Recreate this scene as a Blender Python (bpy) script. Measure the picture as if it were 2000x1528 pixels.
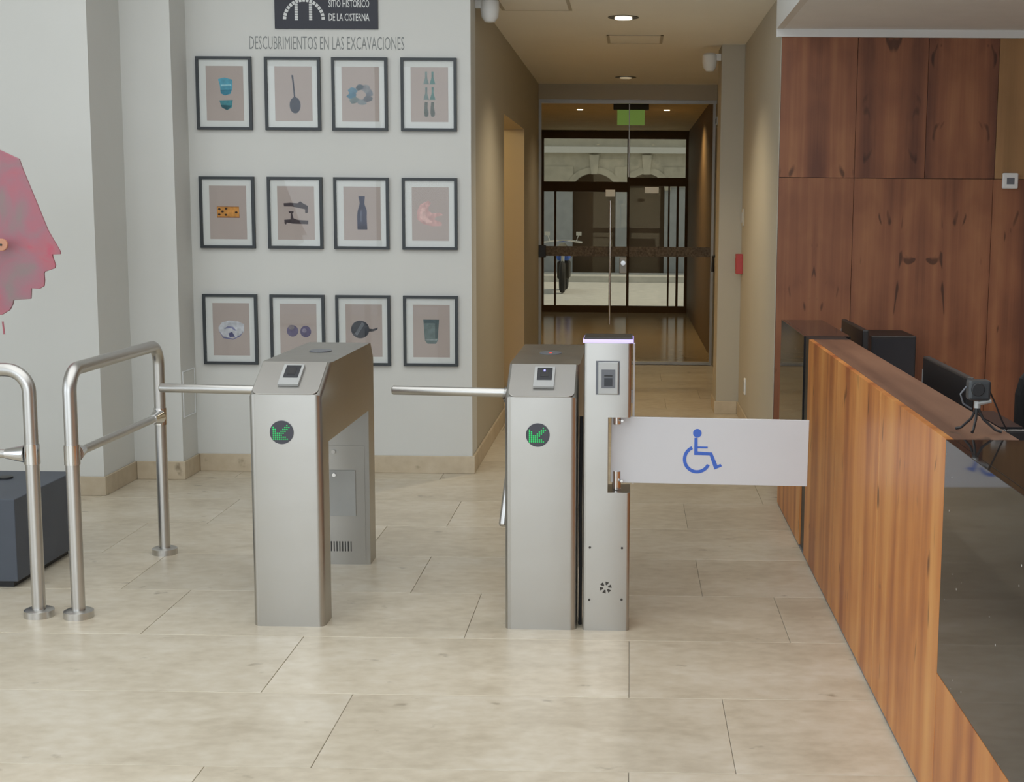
import bpy, bmesh, math, random
from mathutils import Vector, Matrix
random.seed(7)
for o in list(bpy.data.objects): bpy.data.objects.remove(o)
sc = bpy.context.scene
col = sc.collection
PI = math.pi

# ---------------------------------------------------------------- camera
cd = bpy.data.cameras.new('camera'); cam = bpy.data.objects.new('camera', cd); col.objects.link(cam)
pitch, yaw, roll, fpx, xp = .129457, .0165294, .00784586, 2721.28, 1183.77
def cam_matrix():
    cp, sp, cy, sy, cr, sr = math.cos(pitch), math.sin(pitch), math.cos(yaw), math.sin(yaw), math.cos(roll), math.sin(roll)
    right, fwd, up = Vector((1,0,0)), Vector((0,cp,-sp)), Vector((0,sp,cp))
    Z = Matrix(((cy,-sy,0),(sy,cy,0),(0,0,1)))
    r2, u2, f2 = Z @ (right*cr+up*sr), Z @ (up*cr-right*sr), Z @ fwd
    m = Matrix.Identity(4)
    for i in range(3):
        m[i][0], m[i][1], m[i][2] = r2[i], u2[i], -f2[i]
    m[0][3], m[1][3], m[2][3] = 0, 0, 1.57
    return m
cam.matrix_world = cam_matrix()
cd.sensor_width = 36; cd.lens = 36*fpx/2000; cd.shift_x = (1000-xp)/2000; cd.clip_start = .05; cd.clip_end = 200
sc.camera = cam
# ---------------------------------------------------------------- world, sun, daylight at the windows, exposure
w = bpy.data.worlds.new('world'); sc.world = w; w.use_nodes = True
w.node_tree.nodes['Background'].inputs[0].default_value = (.72, .84, 1, 1)
w.node_tree.nodes['Background'].inputs[1].default_value = 1.3
sc.view_settings.view_transform = 'Standard'; sc.view_settings.look = 'None'
sc.view_settings.exposure = -0.33; sc.view_settings.gamma = 1; sc.view_settings.use_curve_mapping = False
def light(name, kind, loc, direction, energy, color, **k):
    l = bpy.data.lights.new(name, kind); l.energy = energy; l.color = color
    for a, b in k.items(): setattr(l, a, b)
    o = bpy.data.objects.new(name, l); col.objects.link(o); o.location = loc
    o.rotation_euler = Vector(direction).to_track_quat('-Z', 'Y').to_euler()
    return o
light('sun', 'SUN', (10, 26, 12), (-.75, -.1, -.65), 3.2, (1, .96, .9), angle=.01)
light('daylight_back', 'AREA', (-1.9, -4.35, 2.0), (0, 1, 0), 190, (.93, .98, 1), shape='RECTANGLE', size=7.0, size_y=3.4)
light('daylight_left', 'AREA', (-6.45, .6, 1.9), (1, 0, 0), 115, (.93, .98, 1), shape='RECTANGLE', size=5.6, size_y=3.2)

light('overhead_fill', 'AREA', (-1.0, 3.0, 3.68), (0, 0, -1), 205, (.95, .98, 1), shape='RECTANGLE', size=5.6, size_y=7.0)  # added overhead panel for fill light; the hall ceiling has no opening

# ---------------------------------------------------------------- materials
def S(c):  # sRGB 0-255 to linear
    return tuple(((v/255)/12.92 if v/255 <= .04045 else ((v/255+.055)/1.055)**2.4) for v in c) + (1,)
def new_mat(name):
    m = bpy.data.materials.new(name); m.use_nodes = True
    nt = m.node_tree; b = nt.nodes['Principled BSDF']
    return m, nt, b
def plain(name, c, rough=.5, metal=0, noise=.06, scale=6, bump=0, emit=None, es=0, coat=0, spec=None):
    m, nt, b = new_mat(name); L = nt.links
    b.inputs['Roughness'].default_value = rough; b.inputs['Metallic'].default_value = metal
    if coat: b.inputs['Coat Weight'].default_value = coat; b.inputs['Coat Roughness'].default_value = .05
    if spec is not None: b.inputs['Specular IOR Level'].default_value = spec
    tc = nt.nodes.new('ShaderNodeTexCoord'); n = nt.nodes.new('ShaderNodeTexNoise')
    n.inputs['Scale'].default_value = scale; n.inputs['Detail'].default_value = 4
    L.new(tc.outputs['Object'], n.inputs['Vector'])
    r = nt.nodes.new('ShaderNodeValToRGB')
    lo = tuple(v*(1-noise) for v in c[:3]) + (1,); hi = tuple(min(1, v*(1+noise)) for v in c[:3]) + (1,)
    r.color_ramp.elements[0].color = lo; r.color_ramp.elements[1].color = hi
    r.color_ramp.elements[0].position = .3; r.color_ramp.elements[1].position = .7
    L.new(n.outputs['Fac'], r.inputs['Fac']); L.new(r.outputs['Color'], b.inputs['Base Color'])
    if bump:
        bp = nt.nodes.new('ShaderNodeBump'); bp.inputs['Strength'].default_value = bump; bp.inputs['Distance'].default_value = .003
        L.new(n.outputs['Fac'], bp.inputs['Height']); L.new(bp.outputs['Normal'], b.inputs['Normal'])
    if emit:
        b.inputs['Emission Color'].default_value = emit; b.inputs['Emission Strength'].default_value = es
    return m
def steel(name, c=(.47,.46,.435), rough=.34, axis=(1,1,60)):
    m, nt, b = new_mat(name); L = nt.links
    b.inputs['Base Color'].default_value = (*c, 1); b.inputs['Metallic'].default_value = 1
    tc = nt.nodes.new('ShaderNodeTexCoord'); mp = nt.nodes.new('ShaderNodeMapping'); mp.inputs['Scale'].default_value = axis
    n = nt.nodes.new('ShaderNodeTexNoise'); n.inputs['Scale'].default_value = 14; n.inputs['Detail'].default_value = 3
    L.new(tc.outputs['Object'], mp.inputs['Vector']); L.new(mp.outputs['Vector'], n.inputs['Vector'])
    mr = nt.nodes.new('ShaderNodeMapRange'); mr.inputs['To Min'].default_value = rough-.07; mr.inputs['To Max'].default_value = rough+.07
    L.new(n.outputs['Fac'], mr.inputs['Value']); L.new(mr.outputs['Result'], b.inputs['Roughness'])
    n2 = nt.nodes.new('ShaderNodeTexNoise'); n2.inputs['Scale'].default_value = 5; n2.inputs['Detail'].default_value = 1
    L.new(tc.outputs['Object'], n2.inputs['Vector'])
    bp = nt.nodes.new('ShaderNodeBump'); bp.inputs['Strength'].default_value = .12; bp.inputs['Distance'].default_value = .01
    L.new(n2.outputs['Fac'], bp.inputs['Height']); L.new(bp.outputs['Normal'], b.inputs['Normal'])
    return m
def wood(name, dark, mid, light_, rough=.38, match=True, bands=1.0, coat=.15):
    m, nt, b = new_mat(name); L = nt.links; N = nt.nodes.new
    tc = N('ShaderNodeTexCoord'); oi = N('ShaderNodeObjectInfo'); sp = N('ShaderNodeSeparateXYZ'); L.new(tc.outputs['Object'], sp.inputs[0])
    ab = N('ShaderNodeMath'); ab.operation = 'ABSOLUTE' if match else 'ADD'
    L.new(sp.outputs['X'], ab.inputs[0])
    if not match: ab.inputs[1].default_value = 3.0
    rs = N('ShaderNodeMath'); rs.operation = 'MULTIPLY'; rs.inputs[1].default_value = 7.0; L.new(oi.outputs['Random'], rs.inputs[0])
    cb = N('ShaderNodeCombineXYZ'); L.new(ab.outputs[0], cb.inputs['X']); L.new(rs.outputs[0], cb.inputs['Y']); L.new(sp.outputs['Z'], cb.inputs['Z'])
    def nz(sx, sz, scale, det, dist=0):
        mp = N('ShaderNodeMapping'); mp.inputs['Scale'].default_value = (sx, 1, sz); L.new(cb.outputs[0], mp.inputs['Vector'])
        n = N('ShaderNodeTexNoise'); n.inputs['Scale'].default_value = scale; n.inputs['Detail'].default_value = det; n.inputs['Distortion'].default_value = dist
        L.new(mp.outputs[0], n.inputs['Vector']); return n
    n1 = nz(9*bands, .25, 1.0, 3, .3); n2 = nz(120, 2.2, 1.0, 3); n3 = nz(5, 3.0, 1.2, 2, .4)
    r = N('ShaderNodeValToRGB'); e = r.color_ramp.elements
    e[0].position = .30; e[0].color = dark; e[1].position = .72; e[1].color = light_; x = e.new(.5); x.color = mid
    a1 = N('ShaderNodeMath'); a1.operation = 'MULTIPLY_ADD'; a1.inputs[1].default_value = .12; L.new(n2.outputs['Fac'], a1.inputs[0])
    a2 = N('ShaderNodeMath'); a2.operation = 'MULTIPLY_ADD'; a2.inputs[1].default_value = .95; L.new(n1.outputs['Fac'], a2.inputs[0]); a2.inputs[2].default_value = -.17
    L.new(a2.outputs[0], a1.inputs[2])
    a3 = N('ShaderNodeMath'); a3.operation = 'MULTIPLY_ADD'; a3.inputs[1].default_value = .27; L.new(n3.outputs['Fac'], a3.inputs[0]); L.new(a1.outputs[0], a3.inputs[2])
    L.new(a3.outputs[0], r.inputs['Fac'])
    # small dark knots
    n4 = nz(7, 2.2, 1.7, 1, 1.2); kr = N('ShaderNodeValToRGB'); kr.color_ramp.elements[0].position = .69; kr.color_ramp.elements[0].color = (1,1,1,1)
    kr.color_ramp.elements[1].position = .76; kr.color_ramp.elements[1].color = (.35,.33,.33,1); L.new(n4.outputs['Fac'], kr.inputs['Fac'])
    mx = N('ShaderNodeMix'); mx.data_type = 'RGBA'; mx.blend_type = 'MULTIPLY'; mx.inputs['Factor'].default_value = 1
    L.new(r.outputs['Color'], mx.inputs['A']); L.new(kr.outputs['Color'], mx.inputs['B'])
    L.new(mx.outputs['Result'], b.inputs['Base Color'])
    b.inputs['Roughness'].default_value = rough
    b.inputs['Coat Weight'].default_value = coat; b.inputs['Coat Roughness'].default_value = .15
    return m
def travertine(name, c1, c2, c3, rough=.28):
    m, nt, b = new_mat(name); L = nt.links; N = nt.nodes.new
    tc = N('ShaderNodeTexCoord'); oi = N('ShaderNodeObjectInfo')
    cb = N('ShaderNodeCombineXYZ'); ml = N('ShaderNodeMath'); ml.operation = 'MULTIPLY'; ml.inputs[1].default_value = 31; L.new(oi.outputs['Random'], ml.inputs[0])
    L.new(ml.outputs[0], cb.inputs['Z']); L.new(ml.outputs[0], cb.inputs['X'])
    ad = N('ShaderNodeVectorMath'); ad.operation = 'ADD'; L.new(tc.outputs['Object'], ad.inputs[0]); L.new(cb.outputs[0], ad.inputs[1])
    mp = N('ShaderNodeMapping'); mp.inputs['Scale'].default_value = (1, 1.5, 1); L.new(ad.outputs[0], mp.inputs['Vector'])
    n1 = N('ShaderNodeTexNoise'); n1.inputs['Scale'].default_value = 2.2; n1.inputs['Detail'].default_value = 6; n1.inputs['Distortion'].default_value = .6; L.new(mp.outputs[0], n1.inputs['Vector'])
    n2 = N('ShaderNodeTexNoise'); n2.inputs['Scale'].default_value = 16; n2.inputs['Detail'].default_value = 5; L.new(mp.outputs[0], n2.inputs['Vector'])
    r = N('ShaderNodeValToRGB'); e = r.color_ramp.elements; e[0].position = .34; e[0].color = c1; e[1].position = .66; e[1].color = c3; x = e.new(.5); x.color = c2
    a = N('ShaderNodeMath'); a.operation = 'MULTIPLY_ADD'; a.inputs[1].default_value = .45; L.new(n2.outputs['Fac'], a.inputs[0])
    a2 = N('ShaderNodeMath'); a2.operation = 'MULTIPLY_ADD'; a2.inputs[1].default_value = .55; L.new(n1.outputs['Fac'], a2.inputs[0]); a2.inputs[2].default_value = 0
    L.new(a2.outputs[0], a.inputs[2]); L.new(a.outputs[0], r.inputs['Fac'])
    n3 = N('ShaderNodeTexNoise'); n3.inputs['Scale'].default_value = 9; n3.inputs['Detail'].default_value = 3; L.new(mp.outputs[0], n3.inputs['Vector'])
    pr = N('ShaderNodeValToRGB'); pr.color_ramp.elements[0].position = .69; pr.color_ramp.elements[0].color = (1,1,1,1); pr.color_ramp.elements[1].position = .79; pr.color_ramp.elements[1].color = (.5,.47,.43,1)
    L.new(n3.outputs['Fac'], pr.inputs['Fac'])
    mx = N('ShaderNodeMix'); mx.data_type = 'RGBA'; mx.blend_type = 'MULTIPLY'; mx.inputs['Factor'].default_value = 1
    L.new(r.outputs['Color'], mx.inputs['A']); L.new(pr.outputs['Color'], mx.inputs['B'])
    hv = N('ShaderNodeHueSaturation'); mr = N('ShaderNodeMapRange'); mr.inputs['To Min'].default_value = .92; mr.inputs['To Max'].default_value = 1.05
    L.new(oi.outputs['Random'], mr.inputs['Value']); L.new(mr.outputs[0], hv.inputs['Value']); L.new(mx.outputs['Result'], hv.inputs['Color'])
    L.new(hv.outputs[0], b.inputs['Base Color']); b.inputs['Roughness'].default_value = rough
    return m
def glass(name, tint=(1,1,1), rough=.0, refl=1.0):
    m = bpy.data.materials.new(name); m.use_nodes = True; nt = m.node_tree; nt.nodes.clear(); L = nt.links; N = nt.nodes.new
    o = N('ShaderNodeOutputMaterial'); t = N('ShaderNodeBsdfTransparent'); g = N('ShaderNodeBsdfGlossy'); mx = N('ShaderNodeMixShader'); f = N('ShaderNodeFresnel')
    t.inputs[0].default_value = (*tint, 1); g.inputs['Roughness'].default_value = rough; f.inputs['IOR'].default_value = 1.5
    ml = N('ShaderNodeMath'); ml.operation = 'MULTIPLY'; ml.inputs[1].default_value = refl; L.new(f.outputs[0], ml.inputs[0])
    L.new(ml.outputs[0], mx.inputs[0]); L.new(t.outputs[0], mx.inputs[1]); L.new(g.outputs[0], mx.inputs[2]); L.new(mx.outputs[0], o.inputs[0])
    return m
def granite(name):
    m, nt, b = new_mat(name); L = nt.links; N = nt.nodes.new
    tc = N('ShaderNodeTexCoord'); v = N('ShaderNodeTexVoronoi'); v.inputs['Scale'].default_value = 24; L.new(tc.outputs['Object'], v.inputs['Vector'])
    r = N('ShaderNodeValToRGB'); r.color_ramp.elements[0].position = .05; r.color_ramp.elements[0].color = (.5,.5,.5,1)
    r.color_ramp.elements[1].position = .09; r.color_ramp.elements[1].color = (.016,.015,.015,1); L.new(v.outputs['Distance'], r.inputs['Fac'])
    n = N('ShaderNodeTexNoise'); n.inputs['Scale'].default_value = 6; L.new(tc.outputs['Object'], n.inputs['Vector'])
    c = N('ShaderNodeValToRGB'); c.color_ramp.elements[0].position = .50; c.color_ramp.elements[0].color = (0,0,0,1); c.color_ramp.elements[1].position = .56; c.color_ramp.elements[1].color = (1,1,1,1); L.new(n.outputs['Fac'], c.inputs['Fac'])
    mx = N('ShaderNodeMix'); mx.data_type = 'RGBA'; L.new(c.outputs['Color'], mx.inputs['Factor']); mx.inputs['A'].default_value = (.016,.015,.015,1); L.new(r.outputs['Color'], mx.inputs['B'])
    L.new(mx.outputs['Result'], b.inputs['Base Color']); b.inputs['Roughness'].default_value = .05; b.inputs['Specular IOR Level'].default_value = .45
    return m

M = {}
M['wall'] = plain('white wall paint', (.66,.67,.645,1), .75, noise=.015, scale=2)
M['wall_corr'] = plain('corridor wall paint', (.47,.435,.355,1), .7, noise=.02, scale=2)
M['ceil'] = plain('ceiling paint', (.88,.86,.80,1), .85, noise=.015, scale=2)
M['white'] = plain('white trim paint', (.74,.75,.74,1), .6, noise=.01)
M['soffit'] = plain('soffit paint', (.84,.87,.89,1), .8, noise=.02)
M['floor'] = travertine('travertine slabs', (.50,.435,.33,1), (.60,.535,.42,1), (.68,.625,.52,1), .32)
M['floor_pol'] = travertine('polished lobby floor', (.42,.33,.21,1), (.48,.39,.26,1), (.54,.45,.31,1), .12)
M['grout'] = plain('grout', (.30,.27,.22,1), .9)
M['base'] = travertine('stone skirting', (.47,.39,.27,1), (.54,.455,.33,1), (.60,.52,.39,1), .4)
M['steel'] = steel('brushed steel')
M['steel_top'] = steel('brushed steel lid', (.40,.39,.37), .38, (60,1,1))
M['steel_pol'] = steel('satin steel tube', (.58,.57,.55), .34, (1,1,30))
M['chrome'] = steel('chrome', (.72,.72,.72), .14, (1,1,1))
M['dark_steel'] = plain('dark metal', (.06,.055,.05,1), .4, .6)
M['black'] = plain('black plastic', (.018,.018,.02,1), .45)
M['black_soft'] = plain('black fabric', (.012,.012,.013,1), .9)
M['grey_plastic'] = plain('grey plastic', (.14,.15,.17,1), .4)
M['dark_screen'] = plain('dark reader screen', (.02,.022,.028,1), .2)
M['bezel'] = plain('silver plastic', (.43,.44,.435,1), .4, .3)
M['led_green'] = plain('green leds', (.02,.5,.12,1), .5, emit=(.03,.8,.2,1), es=.35)
M['led_blue'] = plain('blue led', (.2,.2,1,1), .5, emit=(.3,.3,1,1), es=2)
M['led_violet'] = plain('violet light strip', (.5,.45,1,1), .4, emit=(.40,.34,1,1), es=1.3)
M['led_red'] = plain('red led', (.6,.05,.04,1), .5, emit=(1,.1,.05,1), es=.8)
M['acrylic'] = plain('white acrylic', (.62,.63,.66,1), .22, noise=.01)
M['blue'] = plain('blue print', S((62,104,200)), .5, noise=.03)
M['wood_wall'] = wood('veneer shaded tone', (.135,.048,.026,1), (.255,.098,.047,1), (.40,.18,.08,1), .5, bands=.8, coat=.0)  # same veneer as the counter, dimmer light put into its darker colour
M['wood_yellow'] = wood('golden veneer', (.27,.15,.06,1), (.36,.20,.085,1), (.44,.26,.12,1), .45, coat=0)
M['wood_counter'] = wood('veneer lit tone', (.29,.078,.022,1), (.52,.195,.05,1), (.66,.315,.095,1), .38, match=False, bands=.75, coat=.0)  # same veneer as the wall, brighter light put into its colour
M['wood_top'] = wood('counter top veneer', (.13,.065,.042,1), (.20,.105,.066,1), (.27,.15,.095,1), .4, match=False)
M['granite'] = granite('black granite')
M['frame'] = plain('black picture frame', S((48,54,58)), .45)
M['mat'] = plain('white picture mount', (.72,.75,.73,1), .8, noise=.01)
M['print'] = plain('beige print paper', S((180,169,163)), .8, noise=.04, scale=3)
M['pglass'] = glass('picture glass', (1,1,1), .0, .35)
M['dglass'] = glass('door glass', (.94,.89,.78), .0, .0)
M['dglass2'] = glass('street door glass', (.80,.80,.78), .0, .3)
M['signblack'] = plain('black sign panel', S((40,42,54)), .5)
M['signwhite'] = plain('white sign print', (.7,.72,.72,1), .6)
M['signgrey'] = plain('grey lettering', S((132,136,136)), .6)
M['pedestal'] = plain('dark grey pedestal paint', S((76,82,92)), .6)
M['red'] = plain('red plastic', (.42,.05,.05,1), .5)
M['brown'] = plain('brown door frame', (.10,.055,.032,1), .5)
M['brown_wall'] = plain('dark brown wall cladding', (.16,.11,.065,1), .6)
M['lobby_wall'] = plain('tan wall paint', (.30,.235,.14,1), .7)
M['lobby_ceil'] = plain('tan ceiling paint', (.62,.53,.33,1), .8)
M['stone'] = plain('pale stone facade', (.52,.50,.43,1), .85, noise=.1, bump=.2)
M['stone2'] = plain('grey blue rendered pillar', (.40,.43,.47,1), .85, noise=.08)
M['dark_void'] = plain('dark doorway shade', (.10,.065,.038,1), .8)
M['street'] = plain('street paving', (.62,.62,.60,1), .9, noise=.1, bump=.2)
M['side_room'] = plain('yellow room paint', (.70,.55,.27,1), .7)
M['exit'] = plain('green exit light', (.1,.5,.1,1), .5, emit=(.30,.48,.14,1), es=.4)
M['lamp'] = plain('lit lamp', (1,.9,.7,1), .5, emit=(1,.86,.62,1), es=12)
M['lamp_dim'] = plain('dim lamp', (.8,.7,.5,1), .5, emit=(1,.84,.58,1), es=.35)
M['pattern'] = plain('etched dark band', (.13,.10,.07,1), .6, noise=.5, scale=60)
M['rubber'] = plain('tyre rubber', (.02,.02,.02,1), .8)

def pink_paint():
    m, nt, b = new_mat('weathered pink paint'); L = nt.links; N = nt.nodes.new
    tc = N('ShaderNodeTexCoord'); n = N('ShaderNodeTexNoise'); n.inputs['Scale'].default_value = 5.5; n.inputs['Detail'].default_value = 8; n.inputs['Distortion'].default_value = .6
    L.new(tc.outputs['Object'], n.inputs['Vector']); r = N('ShaderNodeValToRGB'); e = r.color_ramp.elements
    e[0].position = .32; e[0].color = S((142,124,124)); e[1].position = .68; e[1].color = S((186,84,104))
    for p, c in ((.42, (156,116,124)), (.5, (166,108,120)), (.6, (174,104,114))): x = e.new(p); x.color = S(c)
    L.new(n.outputs['Fac'], r.inputs['Fac']); L.new(r.outputs['Color'], b.inputs['Base Color']); b.inputs['Roughness'].default_value = .6
    bp = N('ShaderNodeBump'); bp.inputs['Strength'].default_value = .25; bp.inputs['Distance'].default_value = .004; L.new(n.outputs['Fac'], bp.inputs['Height']); L.new(bp.outputs[0], b.inputs['Normal'])
    return m
M['pink'] = pink_paint()

# ---------------------------------------------------------------- mesh helpers
class MB:
    def __init__(s): s.v = []; s.f = []; s.m = []
    def add(s, vs, fs, mi=0):
        n = len(s.v); s.v += [tuple(v) for v in vs]; s.f += [tuple(i+n for i in f) for f in fs]; s.m += [mi]*len(fs); return s
    def box(s, x0, x1, y0, y1, z0, z1, mi=0):
        return s.add([(x0,y0,z0),(x1,y0,z0),(x1,y1,z0),(x0,y1,z0),(x0,y0,z1),(x1,y0,z1),(x1,y1,z1),(x0,y1,z1)],
                     [(3,2,1,0),(4,5,6,7),(0,1,5,4),(1,2,6,5),(2,3,7,6),(3,0,4,7)], mi)
    def prism(s, poly, a, b, axis='y', mi=0):
        n = len(poly)
        def P(p, t): return {'x': (t,p[0],p[1]), 'y': (p[0],t,p[1]), 'z': (p[0],p[1],t)}[axis]
        area = sum(poly[i][0]*poly[(i+1)%n][1]-poly[(i+1)%n][0]*poly[i][1] for i in range(n))
        if (area > 0) == (axis == 'y'): poly = poly[::-1]
        # now the "b" cap faces +axis
        vs = [P(p, a) for p in poly] + [P(p, b) for p in poly]
        fs = [tuple(range(n-1, -1, -1)), tuple(range(n, 2*n))] + [(i, (i+1)%n, n+(i+1)%n, n+i) for i in range(n)]
        return s.add(vs, fs, mi)
    def tube(s, path, r, n=14, mi=0, caps=True):
        pts = [Vector(p) for p in path]; rs = r if isinstance(r, (list, tuple)) else [r]*len(pts); vs = []; fs = []
        t0 = (pts[1]-pts[0]).normalized(); u = t0.orthogonal().normalized()
        for i, p in enumerate(pts):
            t = ((pts[min(i+1, len(pts)-1)]-p).normalized() + (p-pts[max(i-1, 0)]).normalized()).normalized() if 0 < i < len(pts)-1 else ((pts[1]-pts[0]) if i == 0 else (pts[-1]-pts[-2])).normalized()
            u = (u-t*u.dot(t)).normalized(); q = t.cross(u)
            for k in range(n):
                a = 2*PI*k/n; vs.append(p+(u*math.cos(a)+q*math.sin(a))*rs[i])
        for i in range(len(pts)-1):
            for k in range(n):
                fs.append((i*n+k, i*n+(k+1)%n, (i+1)*n+(k+1)%n, (i+1)*n+k))
        if caps: fs += [tuple(range(n-1, -1, -1)), tuple(range((len(pts)-1)*n, len(pts)*n))]
        return s.add(vs, fs, mi)
    def cyl(s, c, r, a, b, axis='z', n=28, mi=0):
        return s.prism([(c[0]+r*math.cos(2*PI*k/n), c[1]+r*math.sin(2*PI*k/n)) for k in range(n)], a, b, axis, mi)
    def build(s, name, mat, parent=None, smooth=False, bevel=0, origin=None, seg=2):
        me = bpy.data.meshes.new(name)
        vs = s.v if origin is None else [(v[0]-origin[0], v[1]-origin[1], v[2]-origin[2]) for v in s.v]
        me.from_pydata(vs, [], s.f)
        for m_ in (mat if isinstance(mat, (list, tuple)) else [mat]): me.materials.append(m_)
        for p, mi in zip(me.polygons, s.m): p.material_index = mi
        if smooth:
            me.shade_smooth()
            try: me.set_sharp_from_angle(angle=math.radians(38))
            except Exception: pass
        me.update(); o = bpy.data.objects.new(name, me); col.objects.link(o)
        if origin is not None: o.location = origin
        if parent is not None: o.parent = parent
        if bevel:
            bv = o.modifiers.new('bevel', 'BEVEL'); bv.width = bevel; bv.segments = seg; bv.limit_method = 'ANGLE'; bv.angle_limit = math.radians(40)
        return o
def bx(name, mat, x0, x1, y0, y1, z0, z1, parent=None, bevel=0, origin=False):
    return MB().box(x0, x1, y0, y1, z0, z1).build(name, mat, parent, bevel=bevel, origin=((x0+x1)/2, (y0+y1)/2, (z0+z1)/2) if origin else None)
def tag(o, label=None, cat=None, group=None, kind=None):
    for k, v in (('label', label), ('category', cat), ('group', group), ('kind', kind)):
        if v: o[k] = v
    return o
def empty(name, loc=(0,0,0), label=None, cat=None, group=None, kind=None):
    o = bpy.data.objects.new(name, None); col.objects.link(o); o.location = loc; o.empty_display_size = .1
    return tag(o, label, cat, group, kind)
def struct(name, mb, mat, parent=None, **k):
    o = mb.build(name, mat, parent, **k); o['kind'] = 'structure'; return o
def arc(cx, cy, r, a0, a1, n): return [(cx+r*math.cos(math.radians(a0+(a1-a0)*i/n)), cy+r*math.sin(math.radians(a0+(a1-a0)*i/n))) for i in range(n+1)]
def text_mb(txt, x0, x1, z0, z1, y, bold=0):
    cu = bpy.data.curves.new('text', 'FONT'); cu.body = txt; cu.size = 1; cu.resolution_u = 2; cu.offset = bold
    ob = bpy.data.objects.new('text', cu); col.objects.link(ob); bpy.context.view_layer.update()
    me = bpy.data.meshes.new_from_object(ob.evaluated_get(bpy.context.evaluated_depsgraph_get()))
    xs = [v.co.x for v in me.vertices]; ys = [v.co.y for v in me.vertices]
    ax, bx_, ay, by = min(xs), max(xs), min(ys), max(ys)
    mb = MB(); vs = [(x0+(v.co.x-ax)/(bx_-ax)*(x1-x0), y, z0+(v.co.y-ay)/(by-ay)*(z1-z0)) for v in me.vertices]
    mb.add(vs, [tuple(p.vertices) for p in me.polygons])
    bpy.data.objects.remove(ob); bpy.data.curves.remove(cu); bpy.data.meshes.remove(me)
    return mb

# ================================================================ STRUCTURE
YW = 8.18          # plane of the picture wall and of the veneered wall
XL, XR = -.93, .85 # corridor
ZC = 2.81          # corridor ceiling
ZT = 3.7           # hall ceiling
# floor: grout bed with one slab object each
fl = struct('floor', MB().box(-6.2, 3.5, -4.2, YW+.3, -.15, -.004).box(-3.2, XR+.35, YW+.3, 14.2, -.15, -.004), M['grout'])
ROW, Y0 = .6044, 3.7505
offs = {-1:0.01, 0:.312, 1:.01, 2:.602, 3:.31, 4:.004, 5:.30, 6:.73, 7:.1}
slab_cache = {}
def slab(x0, x1, y0, y1):
    g = .0011; w_, d_ = round(x1-x0-2*g, 3), round(y1-y0-2*g, 3)
    if (w_, d_) not in slab_cache:
        b = .0012; h = .02
        vs = [(-w_/2,-d_/2,-h),(w_/2,-d_/2,-h),(w_/2,d_/2,-h),(-w_/2,d_/2,-h),(-w_/2,-d_/2,-b),(w_/2,-d_/2,-b),(w_/2,d_/2,-b),(-w_/2,d_/2,-b),
              (-w_/2+b,-d_/2+b,0),(w_/2-b,-d_/2+b,0),(w_/2-b,d_/2-b,0),(-w_/2+b,d_/2-b,0)]
        fs = [(0,1,5,4),(1,2,6,5),(2,3,7,6),(3,0,4,7),(4,5,9,8),(5,6,10,9),(6,7,11,10),(7,4,8,11),(8,9,10,11)]
        me = bpy.data.meshes.new('slab'); me.from_pydata(vs, [], fs); me.materials.append(M['floor']); slab_cache[(w_, d_)] = me
    o = bpy.data.objects.new('slab', slab_cache[(w_, d_)]); col.objects.link(o); o.location = ((x0+x1)/2, (y0+y1)/2, 0); o.parent = fl
for k in range(-13, 17):
    ya, yb = Y0+ROW*k, Y0+ROW*(k+1)
    if ya > YW-.05: xa, xb = (XL if not (10.0 < ya < 12.2) else -2.4), XR+.02
    else: xa, xb = -6.0, (3.4 if ya > 7.5 or ya < 1.4 else 3.4)
    if k == 16: yb = 14.2
    o0 = offs.get(k, random.choice((0, .3, .6, .9)))
    n = math.floor((xa-o0)/1.2); x = o0+1.2*n
    while x < xb-.02:
        a, b_ = max(x, xa), min(x+1.2, xb)
        if b_-a > .02: slab(a, b_, ya, yb)
        x += 1.2
struct('floor_lobby', MB().box(-1.5, 1.1, 14.2, 21.6, -.15, 0), M['floor_pol'])
struct('ground', MB().box(-30, 30, 21.6, 33.2, -.2, -.01), M['street'])

# picture wall with its stepped returns
struct('wall_far_left', MB().box(-6.2, -2.858, 7.431, 8.6, 0, ZT), M['wall'])
struct('wall_pier', MB().box(-2.858, -2.575, 7.905, 8.6, 0, ZT), M['wall'])
struct('wall_pictures', MB().box(-2.575, XL, YW, YW+.25, 0, ZT), [M['wall']])
struct('wall_over_corridor', MB().box(XL, XR, YW, YW+.25, ZC, ZT), M['wall'])
hb = .105
struct('baseboard_far_left', MB().box(-6.0, -2.846, 7.417, 7.4305, 0, hb).box(-2.8575, -2.844, 7.4305, 7.903, 0, hb), M['base'], bevel=.003)
struct('baseboard_pier', MB().box(-2.843, -2.563, 7.892, 7.9045, 0, hb).box(-2.5745, -2.561, 7.9045, YW-.001, 0, hb), M['base'], bevel=.003)
struct('baseboard_pictures', MB().box(-2.56, XL+.016, YW-.014, YW-.0005, 0, hb).box(XL+.0005, XL+.016, YW-.0005, 10.28, 0, hb), M['base'], bevel=.003)
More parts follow.
